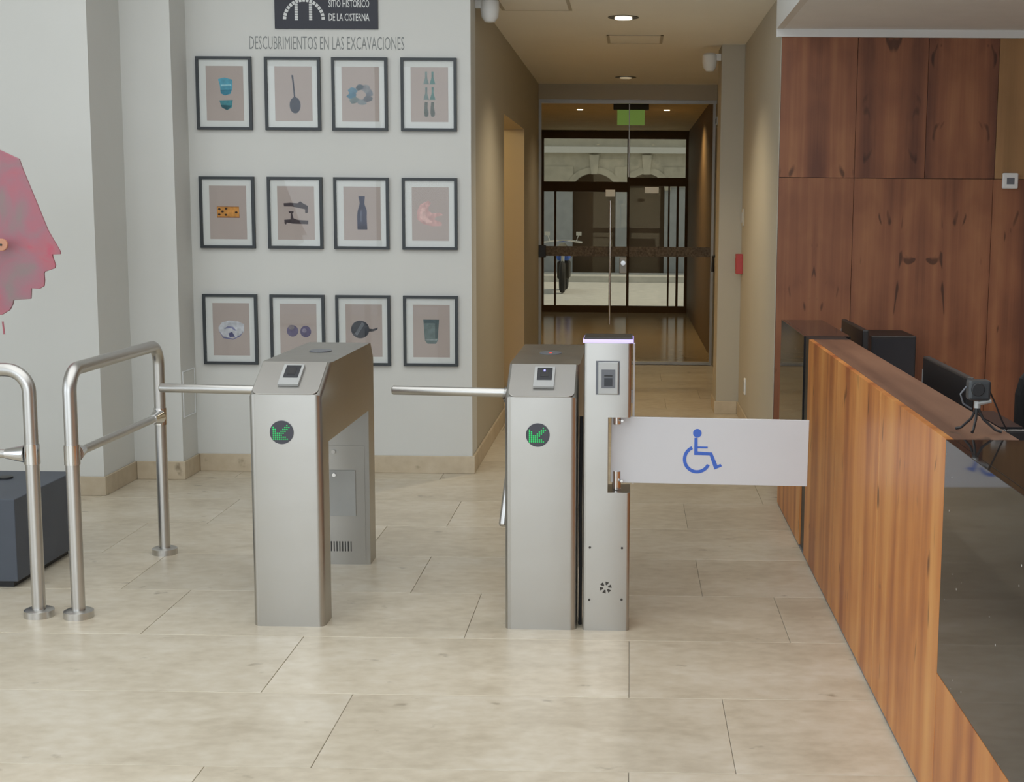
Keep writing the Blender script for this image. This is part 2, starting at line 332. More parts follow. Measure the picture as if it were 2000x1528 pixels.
# corridor
struct('wall_corridor_left', MB().box(XL-.25, XL, YW+.25, 10.295, 0, ZC).box(XL-.25, XL, 12.262, 14.3, 0, ZC).box(XL-.25, XL, 10.295, 12.262, 2.256, ZC), M['wall_corr'])
struct('wall_side_room', MB().box(-3.2, XL-.25, 12.262, 12.4, 0, ZC).box(-3.3, -3.2, 9.9, 12.4, 0, ZC).box(-3.2, XL-.25, 9.9, 10.0, 0, ZC).box(-3.3, XL-.25, 9.9, 12.4, ZC, ZC+.1), M['side_room'])
struct('wall_corridor_right', MB().box(XR, XR+.2, YW+.03, 14.3, 0, ZC), M['wall_corr'])
struct('wall_pilaster', MB().box(.676, XR, 10.75, 11.15, 0, ZC), M['wall_corr'])
struct('baseboard_pilaster', MB().box(.664, XR-.012, 10.738, 10.7495, 0, .1).box(.664, .6755, 10.7495, 11.15, 0, .1), M['base'], bevel=.003)
struct('baseboard_corridor_right', MB().box(XR-.012, XR-.0005, YW+.03, 10.737, 0, .1), M['base'], bevel=.003)
struct('ceiling_corridor', MB().box(XL-.3, XR+.25, YW+.25, 14.3, ZC, ZC+.1), M['ceil'])
struct('ceiling', MB().box(-6.3, 3.6, -4.3, YW+.3, ZT, ZT+.1), M['white'])
# hall, out of frame: glazed front behind the camera, window in the left wall
struct('wall_right', MB().box(3.4, 3.6, -4.2, YW+.3, 0, ZT), M['wood_wall'])
struct('wall_left', MB().box(-6.3, -6.0, -4.2, -2.3, 0, ZT).box(-6.3, -6.0, 3.5, 7.5, 0, ZT).box(-6.3, -6.0, -2.3, 3.5, 3.5, ZT).box(-6.3, -6.0, -2.3, 3.5, 0, .25), M['wall'])
struct('wall_back', MB().box(1.7, 3.5, -4.25, -4.0, 0, ZT).box(-6.2, -5.5, -4.25, -4.0, 0, ZT).box(-5.5, 1.7, -4.25, -4.0, 3.6, ZT), M['wall'])
wf = MB()
for x in (-5.5, -3.7, -1.9, -.1, 1.64): wf.box(x, x+.06, -4.15, -4.05, 0, 3.6)
wf.box(-5.5, 1.7, -4.15, -4.05, 2.3, 2.37); struct('window_1', wf, M['dark_steel'])
wf = MB()
for y in (-2.3, -.4, 1.5, 3.44): wf.box(-6.15, -6.05, y, y+.06, .25, 3.5)
wf.box(-6.15, -6.05, -2.3, 3.5, 2.3, 2.37); struct('window_2', wf, M['dark_steel'])

# veneered wall behind the reception, one object per panel
ZJ, ZV = 1.763, 2.557
wr = struct('wall_reception', MB().box(XR+.01, 3.4, YW+.012, YW+.25, 0, ZT), M['dark_steel'])
xs_up = [XR+.005, 1.29, 1.695, 2.097, 2.50, 2.905, 3.4]; xs_lo = [XR+.005, 1.29, 2.092, 2.9, 3.4]
for xs, za, zb in ((xs_up, ZJ+.0015, ZV), (xs_lo, 0, ZJ-.0015)):
    for i in range(len(xs)-1):
        mt = M['wood_yellow'] if (za > 1 and i == 3) else M['wood_wall']
        bx('veneer_panel', mt, xs[i]+.0012, xs[i+1]-.0012, YW-.006, YW+.0118, za, zb, wr, bevel=.001, origin=True)
struct('trim_1', MB().box(XR-.02, 3.4, YW-.022, YW+.012, ZV, 2.6), M['white'])
struct('ceiling_reception', MB().box(XR+.012, 3.4, .6, YW+.012, 2.6, ZT-.002), M['soffit'])
struct('trim_2', MB().box(XR-.028, XR+.012, .6, YW-.0005, 2.6, ZT-.002).box(XR-.028, XR-.02, YW-.0225, YW-.0005, 2.555, 2.6), M['white'])
struct('trim_3', MB().box(XR, XR+.0045, YW-.006, YW+.0298, 0, 2.556), M['wall_corr'])

# ---------------------------------------------------------------- glazed inner door
YD = 14.2
d1 = empty('door_1', (0, YD, 0), kind='structure')
def dpart(name, mat, x0, x1, y0, y1, z0, z1, par=d1, bevel=0):
    return MB().box(x0, x1, y0-YD, y1-YD, z0, z1).build(name, mat, par, bevel=bevel)
dpart('header', M['wall_corr'], XL, XR, YD-.06, YD+.06, 2.66, ZC)
dpart('top_rail', M['bezel'], XL, XR, YD-.03, YD+.03, 2.625, 2.66)
dpart('side_rail', M['bezel'], XL, XL+.025, YD-.03, YD+.03, 0, 2.625)
dpart('side_rail', M['bezel'], XR-.035, XR-.01, YD-.03, YD+.03, 0, 2.625)
dpart('floor_rail', M['bezel'], XL+.025, XR-.035, YD-.035, YD+.035, 0.004, .03)
dpart('glass_leaf', M['dglass'], XL+.03, -.025, YD-.006, YD+.006, .035, 2.62)
dpart('glass_leaf', M['dglass'], -.02, XR-.04, YD+.012, YD+.024, .035, 2.62)
dpart('etched_band', M['pattern'], XL+.03, -.03, YD-.0095, YD-.0065, 1.1, 1.2)
dpart('etched_band', M['pattern'], -.015, XR-.04, YD+.008, YD+.0115, 1.1, 1.2)
dpart('hinge_clamp', M['black'], XL+.0, XL+.075, YD-.035, YD-.0095, 1.085, 1.21, bevel=.004)
dpart('seam_profile', M['bezel'], -.028, -.018, YD-.012, YD+.03, 1.9, 2.62)
hd = MB().tube([(-.205, -.05, .41), (-.205, -.05, 1.66)], .012).build('pull_handle', M['chrome'], d1, smooth=True)
MB().tube([(-.205, -.05, .55), (-.205, -.006, .55)], .007, 8).tube([(-.205, -.05, 1.5), (-.205, -.006, 1.5)], .007, 8).build('standoff', M['chrome'], hd, smooth=True)
MB().prism([(-.11,.93),(-.035,.93),(-.035,1.09),(-.11,1.09)], -.03, -.007, 'y').build('lock_case', M['bezel'], d1, bevel=.006)
MB().cyl((-.072, 1.035), .024, -.05, -.03, 'y').build('lock_cylinder', M['chrome'], d1, smooth=True)
dpart('door_sticker', M['signwhite'], -.255, -.16, YD-.008, YD-.0066, 1.70, 1.77)
dpart('door_sticker', M['signwhite'], .14, .28, YD+.009, YD+.0116, 1.74, 1.80)

# lobby beyond it and the street door
struct('wall_lobby_left', MB().box(-1.5, -1.36, 14.3, 21.5, 0, 2.78), M['lobby_wall'])
struct('wall_lobby_right', MB().box(.87, 1.1, 14.3, 21.5, 0, 2.78), M['brown_wall'])
struct('ceiling_lobby', MB().box(-1.5, 1.1, 14.3, 21.5, 2.76, 2.9), M['lobby_ceil'])
struct('wall_building_front', MB().box(-30, -1.42, 21.4, 21.7, 0, 7).box(.9, 30, 21.4, 21.7, 0, 7).box(-1.42, .9, 21.4, 21.7, 2.76, 7), M['stone'])
YO = 21.5
d2 = empty('door_2', (0, YO, 0), kind='structure')
def opart(name, mat, x0, x1, z0, z1, dy=.05, y=0): return MB().box(x0, x1, y-dy, y+dy, z0, z1).build(name, mat, d2)
opart('head_rail', M['brown'], -1.42, .9, 2.64, 2.76); opart('bottom_rail', M['brown'], -1.42, .9, 0, .1)
opart('stile', M['brown'], -1.42, -1.33, .1, 2.64); opart('stile', M['brown'], .83, .9, .1, 2.64); opart('stile', M['brown'], -.06, -.02, .1, 2.64)
opart('transom', M['brown'], -1.33, -.06, 1.84, 1.99); opart('transom', M['brown'], -.02, .83, 1.93, 2.06)
opart('mullion', M['brown'], -1.17, -1.14, .1, 1.84, .03); opart('mullion', M['brown'], .57, .595, .1, 1.93, .03); opart('mullion', M['brown'], .70, .735, .1, 1.93, .03)
opart('pane', M['dglass2'], -1.33, -.06, .1, 2.64, .004, .02); opart('pane', M['dglass2'], -.02, .83, .1, 2.64, .004, .02)

# facade across the street with dark arched doorways
YF = 32.5
fw = empty('facade', (0, YF, 0), 'pale stone building with dark arched doorways across the street', 'building')
arches = [(-.85, .5), (.36, .42), (-2.75, .5), (-3.95, .5), (2.3, .5), (3.5, .5)]
wallm = MB()
edges = sorted([(c-r, c+r) for c, r in arches]); x = -14
ZS = 2.02
for a, b_ in edges:
    wallm.box(x, a, 0, .5, 2.55, 6.5); x = b_
wallm.box(x, 14, 0, .5, 2.55, 6.5)
for c, r in arches:
    pts = [(c-r, ZS)] + [(c+r*math.cos(t), ZS+.4*math.sin(t)) for t in [PI-PI*i/12 for i in range(13)]] + [(c+r, ZS)]
    poly = [(c-r, 6.5)] + [(c-r, ZS)] + [(c+r*math.cos(t), ZS+.38*math.sin(t)) for t in [PI-PI*i/12 for i in range(1, 12)]] + [(c+r, ZS), (c+r, 6.5)]
    wallm.prism(poly, 0, .5, 'y')
wallm.build('facade_wall', M['stone'], fw)
x = -14
for a, b_ in edges + [(14, 14)]:
    if a-x > .02:
        bx('pillar', M['stone2'], x, a, .02, .48, 0, 2.1, fw); bx('capital', M['stone'], x-.02, a+.02, -.03, .5, 2.1, 2.55, fw)
    x = b_
for c, r in arches:
    ring = [(c+(r+.0)*math.cos(PI-PI*i/12), ZS+.38*math.sin(PI-PI*i/12)) for i in range(13)] + [(c+(r+.14)*math.cos(PI*i/12), ZS+.52*math.sin(PI*i/12)) for i in range(13)]
    MB().prism(ring, -.05, .1, 'y').build('arch_moulding', M['stone'], fw)
    MB().prism([(c-.07, ZS+.36), (c+.07, ZS+.36), (c+.11, ZS+.8), (c-.11, ZS+.8)], -.08, .1, 'y').build('keystone', M['stone'], fw)
    bx('doorway', M['dark_void'], c-r, c+r, .3, .45, 0, 2.5, fw)  # dark sheet standing in for the shade inside the archway
bx('cornice', M['white'], -14, 14, -.12, .0, 2.86, 3.0, fw)
kerb = struct('kerb', MB().box(-14, 14, 30.6, 32.45, -.01, .12), M['street'])

# ---------------------------------------------------------------- corridor fittings
def downlight(x, y, lit, label, z=ZC):
    t = empty('ceiling_downlight', (x, y, z), label, 'downlight')
    ring = MB(); n = 28
    vs = [((.055+.045*j)*math.cos(2*PI*k/n)*1.0, (.055+.045*j)*math.sin(2*PI*k/n), -.004) for j in (0, 1) for k in range(n)] + [((.1)*math.cos(2*PI*k/n), .1*math.sin(2*PI*k/n), 0) for k in range(n)]
    ring.add(vs, [(k, (k+1)%n, n+(k+1)%n, n+k) for k in range(n)] + [(n+k, n+(k+1)%n, 2*n+(k+1)%n, 2*n+k) for k in range(n)])
    ring.build('trim_ring', M['dark_steel'], t)
    MB().cyl((0, 0), .055, -.012, -.002).build('lamp_lens', (M['lamp_dim'] if lit == 2 else M['lamp']), t)
    return t
t = downlight(-.06, 9.28, True, 'lit round ceiling downlight over the corridor entrance')
l = light('downlight_beam', 'SPOT', (0, 0, -.03), (0, 0, -1), 100, (1, .84, .60), spot_size=2.2, spot_blend=.8, shadow_soft_size=.05); l.parent = t
t2 = downlight(-.06, 13.4, 2, 'round ceiling downlight before the glass door with added dim beam')
l = light('downlight_beam', 'SPOT', (0, 0, -.03), (0, 0, -1), 35, (1, .80, .52), spot_size=2.2, spot_blend=.8, shadow_soft_size=.05); l.parent = t2  # beam added for floor bounce; this fixture is really off
for k_, (x, y) in enumerate(((2.1, 6.3), (2.1, 5.3))):  # lamps added out of view to brighten the veneer and lowered ceiling
    t = downlight(x, y, True, ('added unseen downlight in the lowered ceiling by the veneered wall', 'added unseen downlight in the lowered ceiling above the office chair')[k_], 2.6)
    l = light('downlight_beam', 'SPOT', (0, 0, -.03), (0, 0, -1), 85, (1, .95, .88), spot_size=2.4, spot_blend=.8, shadow_soft_size=.05); l.parent = t
def hatch(x0, x1, y0, y1, label):
    t = empty('ceiling_hatch', ((x0+x1)/2, (y0+y1)/2, ZC), label, 'hatch'); w_, d_ = (x1-x0)/2, (y1-y0)/2
    f = MB(); f.box(-w_, w_, -d_, -d_+.012, -.005, -.0005).box(-w_, w_, d_-.012, d_, -.005, -.0005).box(-w_, -w_+.02, -d_, d_, -.005, -.0005).box(w_-.02, w_, -d_, d_, -.005, -.0005)
    f.build('hatch_frame', M['wall_corr'], t); MB().box(-w_+.02, w_-.02, -d_+.012, d_-.012, -.003, -.0005).build('hatch_panel', M['ceil'], t)
hatch(-.185, .222, 10.2, 10.69, 'flush ceiling hatch between the two downlights')
hatch(-.82, -.38, 8.5, 8.97, 'flush ceiling hatch at the corridor entrance')
def sensor(x, y, z, side, label):
    t = empty('motion_sensor', (x, y, z), label, 'sensor')
    m = MB(); n = 20; prof = [(.0, -.085), (.03, -.078), (.05, -.05), (.056, -.01), (.055, .04), (.04, .055)]
    vs = [(r*math.cos(2*PI*k/n), r*math.sin(2*PI*k/n), zz) for r, zz in prof for k in range(n)]
    m.add(vs, [(i*n+k, i*n+(k+1)%n, (i+1)*n+(k+1)%n, (i+1)*n+k) for i in range(len(prof)-1) for k in range(n)] + [tuple(range((len(prof)-1)*n, len(prof)*n))])
    m.build('sensor_dome', M['white'], t, smooth=True)
    MB().box(min(side*.04, side*.085), max(side*.04, side*.085), -.02, .02, .0, .05).build('bracket', M['white'], t)
sensor(-.845, 8.45, 2.745, -1, 'white egg shaped sensor on the left corridor wall top')
sensor(.59, 10.85, 2.70, 1, 'white egg shaped sensor beside the pilaster top')
for x, lb in ((-.62, 'added round ceiling spot in the lobby beside the tan wall'), (.42, 'added round ceiling spot in the lobby beside the dark brown wall')):
    t = empty('added_ceiling_spot', (x, 17.0, 2.76), lb, 'downlight', 'added lobby ceiling spots')
    MB().cyl((0, 0), .035, -.006, -.0005, 'z', 20).build('lamp_lens', M['lamp'], t)
    l = light('lobby_fill_beam', 'SPOT', (0, 0, -.03), (0, 0, -1), 80, (1, .78, .46), spot_size=2.6, spot_blend=.8, shadow_soft_size=.03); l.parent = t  # lit spots added to brighten the lobby, where only dark dots belong
# exit sign behind the glass
t = empty('exit_sign', (0, 14.75, 2.76), 'green lit exit sign hanging behind the glass door', 'exit sign')
MB().box(-.19, .18, -.06, .06, -.16, -.08).build('lamp_housing', M['black'], t, bevel=.006)
MB().box(-.15, .135, -.012, .012, -.315, -.16).build('sign_panel', M['exit'], t)
for x in (-.1, .1): MB().tube([(x, 0, -.08), (x, 0, 0)], .008, 8).build('hanger', M['black'], t)
# wall bits on the right of the corridor
t = empty('fire_alarm_point', (XR, 11.3, 1.17)); 
def wallbox(name, mat, y, z, dy, dz, th, label, cat, x=XR, inner=None):
    t = empty(name, (x, y, z), label, cat)
    MB().box(-th, 0, -dy/2, dy/2, -dz/2, dz/2).build('housing', mat, t, bevel=.004)
    if inner: MB().box(-th-.003, -th+.001, -dy*.3, dy*.3, -dz*.3, dz*.3).build('plate', inner, t)
    return t
bpy.data.objects.remove(t)
wallbox('fire_alarm_point', M['red'], 10.62, 1.17, .10, .15, .05, 'red fire alarm box on the corridor wall', 'alarm', inner=M['red'])
wallbox('wall_socket', M['white'], 10.1, .30, .075, .12, .012, 'white socket plate low on the corridor wall', 'socket', inner=M['bezel'])
wallbox('thermostat_switch', M['wall_corr'], 10.55, 1.52, .09, .13, .015, 'cream switch plate high on the corridor wall', 'switch', inner=M['bezel'])
wallbox('door_camera', M['bezel'], 12.6, 2.36, .14, .07, .10, 'small grey camera on the wall behind the pilaster', 'camera', inner=M['black'])
wallbox('notice_board', M['bezel'], 12.6, 1.72, .5, .42, .02, 'narrow grey notice frame behind the pilaster', 'notice', inner=M['signwhite'])
t = empty('folding_grille', (XR, 13.2, 0), 'dark brown folded grille strip beside the glass door', 'grille')
MB().box(-.045, -.001, -.12, .12, .35, 1.05).build('leaf', M['brown'], t, bevel=.004); MB().tube([(-.075, -.08, 1.0), (-.075, -.08, 1.14), (-.03, -.08, 1.16)], .014, 8).build('latch', M['black'], t)
light('side_room_lamp', 'POINT', (-2.1, 11.3, 2.4), (0,0,-1), 34, (1, .74, .36), shadow_soft_size=.12)

# access hatch on the pier return
t = empty('wall_hatch', (-2.575, 8.04, .49), 'white painted access hatch on the pier side', 'hatch')
m = MB(); 
for a in ((-.11,.11,-.135,-.129),(-.11,.11,.129,.135),(-.11,-.104,-.129,.129),(.104,.11,-.129,.129)): m.box(.0005, .005, a[0], a[1], a[2], a[3])
m.build('hatch_frame', M['soffit'], t); MB().box(.0005, .0025, -.102, .102, -.127, .127).build('hatch_door', M['wall'], t)

# ================================================================ PICTURES
C = lambda *c: plain('print ink %d %d %d' % c, S(c), .8, noise=.22, scale=40)
ink = {}
def I(*c):
    if c not in ink: ink[c] = C(*c)
    return ink[c]
def blob(cx, cz, rx, rz, n=18, j=.0, a0=0): 
    return [(cx+rx*(1+random.uniform(-j, j))*math.cos(a0+2*PI*k/n), cz+rz*(1+random.uniform(-j, j))*math.sin(a0+2*PI*k/n)) for k in range(n)]
# motifs: polygons (colour, points) in print coordinates, x -1..1 across, z -1..1 up, y sized by print
def m_cups():
    return [((88,160,182), [(-.35,.52),(.0,.58),(.42,.5),(.42,.2),(.3,-.02),(.0,-.08),(-.22,.0),(-.26,.3)]), ((60,128,150), [(-.24,.12),(.38,.14),(.3,0),(0,-.08),(-.2,0)]), ((150,200,210), [(-.2,.32),(.34,.34),(.36,.28),(-.2,.26)]),
            ((72,140,150), [(-.3,-.26),(.42,-.24),(.36,-.52),(.1,-.62),(-.2,-.5)]), ((45,95,105), [(-.25,-.42),(.36,-.45),(.1,-.62),(-.18,-.52)])]
def m_spoon():
    return [((72,78,90), [(-.10,.68),(.0,.68),(.03,.5),(.1,-.15),(.02,-.15),(-.05,.45)]), ((74,80,92), blob(.08,-.42,.3,.3))]
def m_ring():
    out = []
    for i, a in enumerate((.2, .9, 1.6, 2.7, 3.3, 4.0, 4.9, 5.7)):
        r = .47; out.append((((120,128,136),(138,142,146),(96,110,118),(104,140,158),(92,132,152),(116,132,132),(136,146,150),(112,118,124))[i], blob(r*math.cos(a), -.02+.28*math.sin(a), .24, .13, 7, .3, a)))
    return out
def m_necks():
    out = []
    for i in range(3):
        for s in (-1, 1):
            x = s*.17; z = .6-.57*i; c = ((120,140,138) if s < 0 else (98,138,134)) if i < 2 else (104,112,108)
            out.append((c, [(x-.06,z+.24),(x+.06,z+.24),(x+.05,z+.02),(x+.15,z-.22),(x-.16,z-.22),(x-.05,z+.02)] if i < 2 else [(x-.08,z+.27),(x+.08,z+.27),(x+.06,z+.05),(x+.13,z-.15),(x+.07,z-.27),(x-.08,z-.27),(x-.13,z-.12)]))
    return out
def m_domino():
    out = [((150,98,52), [(-.6,.22),(.6,.22),(.62,-.2),(-.6,-.2)]), ((206,148,76), [(-.58,.2),(.6,.2),(.6,-.16),(-.57,-.15)])]
    for x, z in ((-.47,.12),(-.1,.14),(-.3,.03),(-.48,-.08),(-.12,-.09),(.45,.0)): out.append(((58,42,34), blob(x, z, .075, .04, 10)))
    return out
def m_taps():
    c = (70,64,68)
    return [(c, [(-.66,.36),(-.3,.38),(.1,.36),(.25,.44),(.4,.36),(.66,.26),(.64,.0),(.5,.0),(.5,.14),(.2,.18),(-.2,.24),(-.64,.24)]),
            (c, [(-.4,.06),(-.12,.06),(-.14,.0),(-.2,-.02),(-.14,-.2),(.1,-.26),(.66,-.28),(.66,-.42),(-.2,-.4),(-.5,-.36),(-.55,-.44),(-.63,-.4),(-.64,-.26),(-.3,-.24),(-.28,-.02),(-.38,.0)])]
def m_bottle():
    return [((66,70,92), [(-.2,.64),(.16,.64),(.12,.36),(.26,.1),(.24,-.15),(.27,-.6),(-.27,-.6),(-.28,-.1),(-.24,.12),(-.12,.38)]), ((104,110,128), [(-.1,.1),(-.02,.12),(.0,-.3),(-.1,-.3)]), ((48,50,70), [(-.26,-.45),(.26,-.45),(.27,-.6),(-.27,-.6)])]
def m_jaw():
    return [((206,170,166), [(-.1,.5),(.04,.4),(-.1,.25),(-.1,.12),(.1,.02),(.5,.05),(.7,-.04),(.3,-.1),(.2,-.2),(.62,-.32),(.6,-.44),(.1,-.46),(-.4,-.38),(-.72,-.2),(-.72,.1),(-.55,.35)]), ((222,190,184), [(-.5,.2),(-.3,.25),(-.25,-.1),(.1,-.3),(-.2,-.36),(-.6,-.12)])]
def m_plate():
    return [((196,200,206), [(-.7,.08),(-.5,.26),(-.1,.34),(.4,.3),(.72,.2),(.7,-.1),(.3,-.3),(-.1,-.34),(-.4,-.28),(-.68,-.08)]), ((120,124,160), [(-.72,-.0),(-.45,-.28),(.1,-.36),(.5,-.2),(.68,-.06),(.5,-.26),(.1,-.4),(-.46,-.34)]),
            ((132,136,170), [(-.4,.0),(-.2,.12),(.1,.1),(.3,-.05),(.2,-.05),(.0,.05),(-.22,.04)]), ((80,82,124), [(-.15,-.15),(.05,-.1),(.2,-.28),(-.1,-.3)])]
def m_marbles():
    return [((98,92,124), blob(-.32,-.04,.32,.22)), ((128,122,130), blob(-.38,.1,.16,.09)), ((92,86,120), blob(.4,-.06,.3,.22)), ((134,128,150), blob(.33,-.02,.12,.08))]
def m_pan():
    return [((66,70,78), blob(-.2,.04,.5,.34, 24)), ((112,118,126), [(-.5,-.12),(-.38,-.2),(.05,.24),(-.1,.32)]), ((58,60,66), [(.26,.08),(.5,.06),(.76,.12),(.74,.04),(.5,-.03),(.26,-.04)])]
def m_glass():
    return [((104,122,122), [(-.44,.44),(.42,.44),(.34,-.36),(.24,-.48),(-.22,-.48),(-.36,-.36)]), ((70,90,94), [(-.44,.44),(.42,.44),(.40,.3),(-.42,.3)]), ((140,154,154), [(-.36,-.3),(.34,-.3),(.3,-.36),(-.34,-.36)]), ((74,92,94), [(.2,.3),(.4,.3),(.33,-.28),(.2,-.28)])]
cols = [-2.517, -2.119, -1.731, -1.332]; tops = [2.428, 1.745, 1.060]
pics = [[(m_cups, 'black framed print of two turquoise cup shards'), (m_spoon, 'black framed print of one dark upright spoon'), (m_ring, 'black framed print of blue and white shards laid in a ring'), (m_necks, 'black framed print of six green glass bottle necks')],
        [(m_domino, 'black framed print of an orange domino tile'), (m_taps, 'black framed print of two dark brass taps'), (m_bottle, 'black framed print of a dark blue bottle'), (m_jaw, 'black framed print of a curved pink fragment')],
        [(m_plate, 'black framed print of a white plate fragment with blue lines'), (m_marbles, 'black framed print of two purple marbles'), (m_pan, 'black framed print of a dark round disc with handle'), (m_glass, 'black framed print of a grey green drinking tumbler')]]
FW, FH = .322, .416
for ri in range(3):
    for ci in range(4):
        fn, label = pics[ri][ci]; x0 = cols[ci]; z1 = tops[ri]
        t = empty('framed_print', (x0+FW/2, YW, z1-FH/2), label, 'picture', 'framed prints on the white wall')
        a, b_, fwid = FW/2, FH/2, .0165
        f = MB(); yb = -.0008; yf = -.024
        f.prism([(-a,-b_),(a,-b_),(a-fwid,-b_+fwid),(-a+fwid,-b_+fwid)], yf, yb, 'y').prism([(a,-b_),(a,b_),(a-fwid,b_-fwid),(a-fwid,-b_+fwid)], yf, yb, 'y')
        f.prism([(a,b_),(-a,b_),(-a+fwid,b_-fwid),(a-fwid,b_-fwid)], yf, yb, 'y').prism([(-a,b_),(-a,-b_),(-a+fwid,-b_+fwid),(-a+fwid,b_-fwid)], yf, yb, 'y')
        f.build('frame', M['frame'], t)
        MB().box(-a+fwid*.8, a-fwid*.8, -.012, -.002, -b_+fwid*.8, b_-fwid*.8).build('mount', M['mat'], t)
        pw, ph, px, pz = .108, .155, .004, .0
        p = MB().box(-pw+px, pw+px, -.0132, -.0121, -ph+pz, ph+pz).build('print', M['print'], t)
        mb = MB(); mats = []
        for q, (c, poly) in enumerate(fn()):
            mm = I(*c)
            if mm not in mats: mats.append(mm)
            mb.prism([(px+u*pw, pz+v*ph) for u, v in poly], -.01345-.00012*q, -.0133-.00012*q, 'y', mats.index(mm))
        mb.build('printed_motif', mats, p)
        MB().box(-a+fwid*.9, a-fwid*.9, -.0195, -.0180, -b_+fwid*.9, b_-fwid*.9).build('glass_pane', M['pglass'], t)
# sign and lettering
t = empty('wall_sign', (0, YW, 0), 'black sign with white arch emblem and white lettering above the prints', 'sign')
MB().box(-2.054, -1.46, -.012, -.0005, 2.587, 3.0).build('sign_board', M['signblack'], t, bevel=.001)
em = MB(); cx, cz, r = -1.885, 2.636, .112
for i in range(17):
    a0, a1 = PI*(i+.08)/17, PI*(i+.84)/17
    em.prism([(cx+(r+.009)*math.cos(a0), cz+(r+.009)*math.sin(a0)), (cx+(r+.009)*math.cos(a1), cz+(r+.009)*math.sin(a1)), (cx+(r-.010)*math.cos(a1), cz+(r-.010)*math.sin(a1)), (cx+(r-.010)*math.cos(a0), cz+(r-.010)*math.sin(a0))], -.0135, -.0122, 'y')
for xx in (-.043, .039):
    for i in range(7): em.box(cx+xx-.009, cx+xx+.009, -.0135, -.0122, 2.634+i*.0137, 2.634+i*.0137+.0108)
em.build('arch_emblem', M['signwhite'], t)
text_mb('SITIO HISTORICO', -1.742, -1.508, 2.708, 2.750, -.0132, .012).build('lettering', M['signwhite'], t)
text_mb('DE LA CISTERNA', -1.742, -1.508, 2.632, 2.674, -.0132, .012).build('lettering', M['signwhite'], t)
t = tag(text_mb('DESCUBRIMIENTOS EN LAS EXCAVACIONES', -2.206, -1.312, 2.472, 2.546, YW-.0012, -.008).build('wall_lettering', M['signgrey']), 'tall narrow grey lettering on the wall under the black sign', 'lettering')

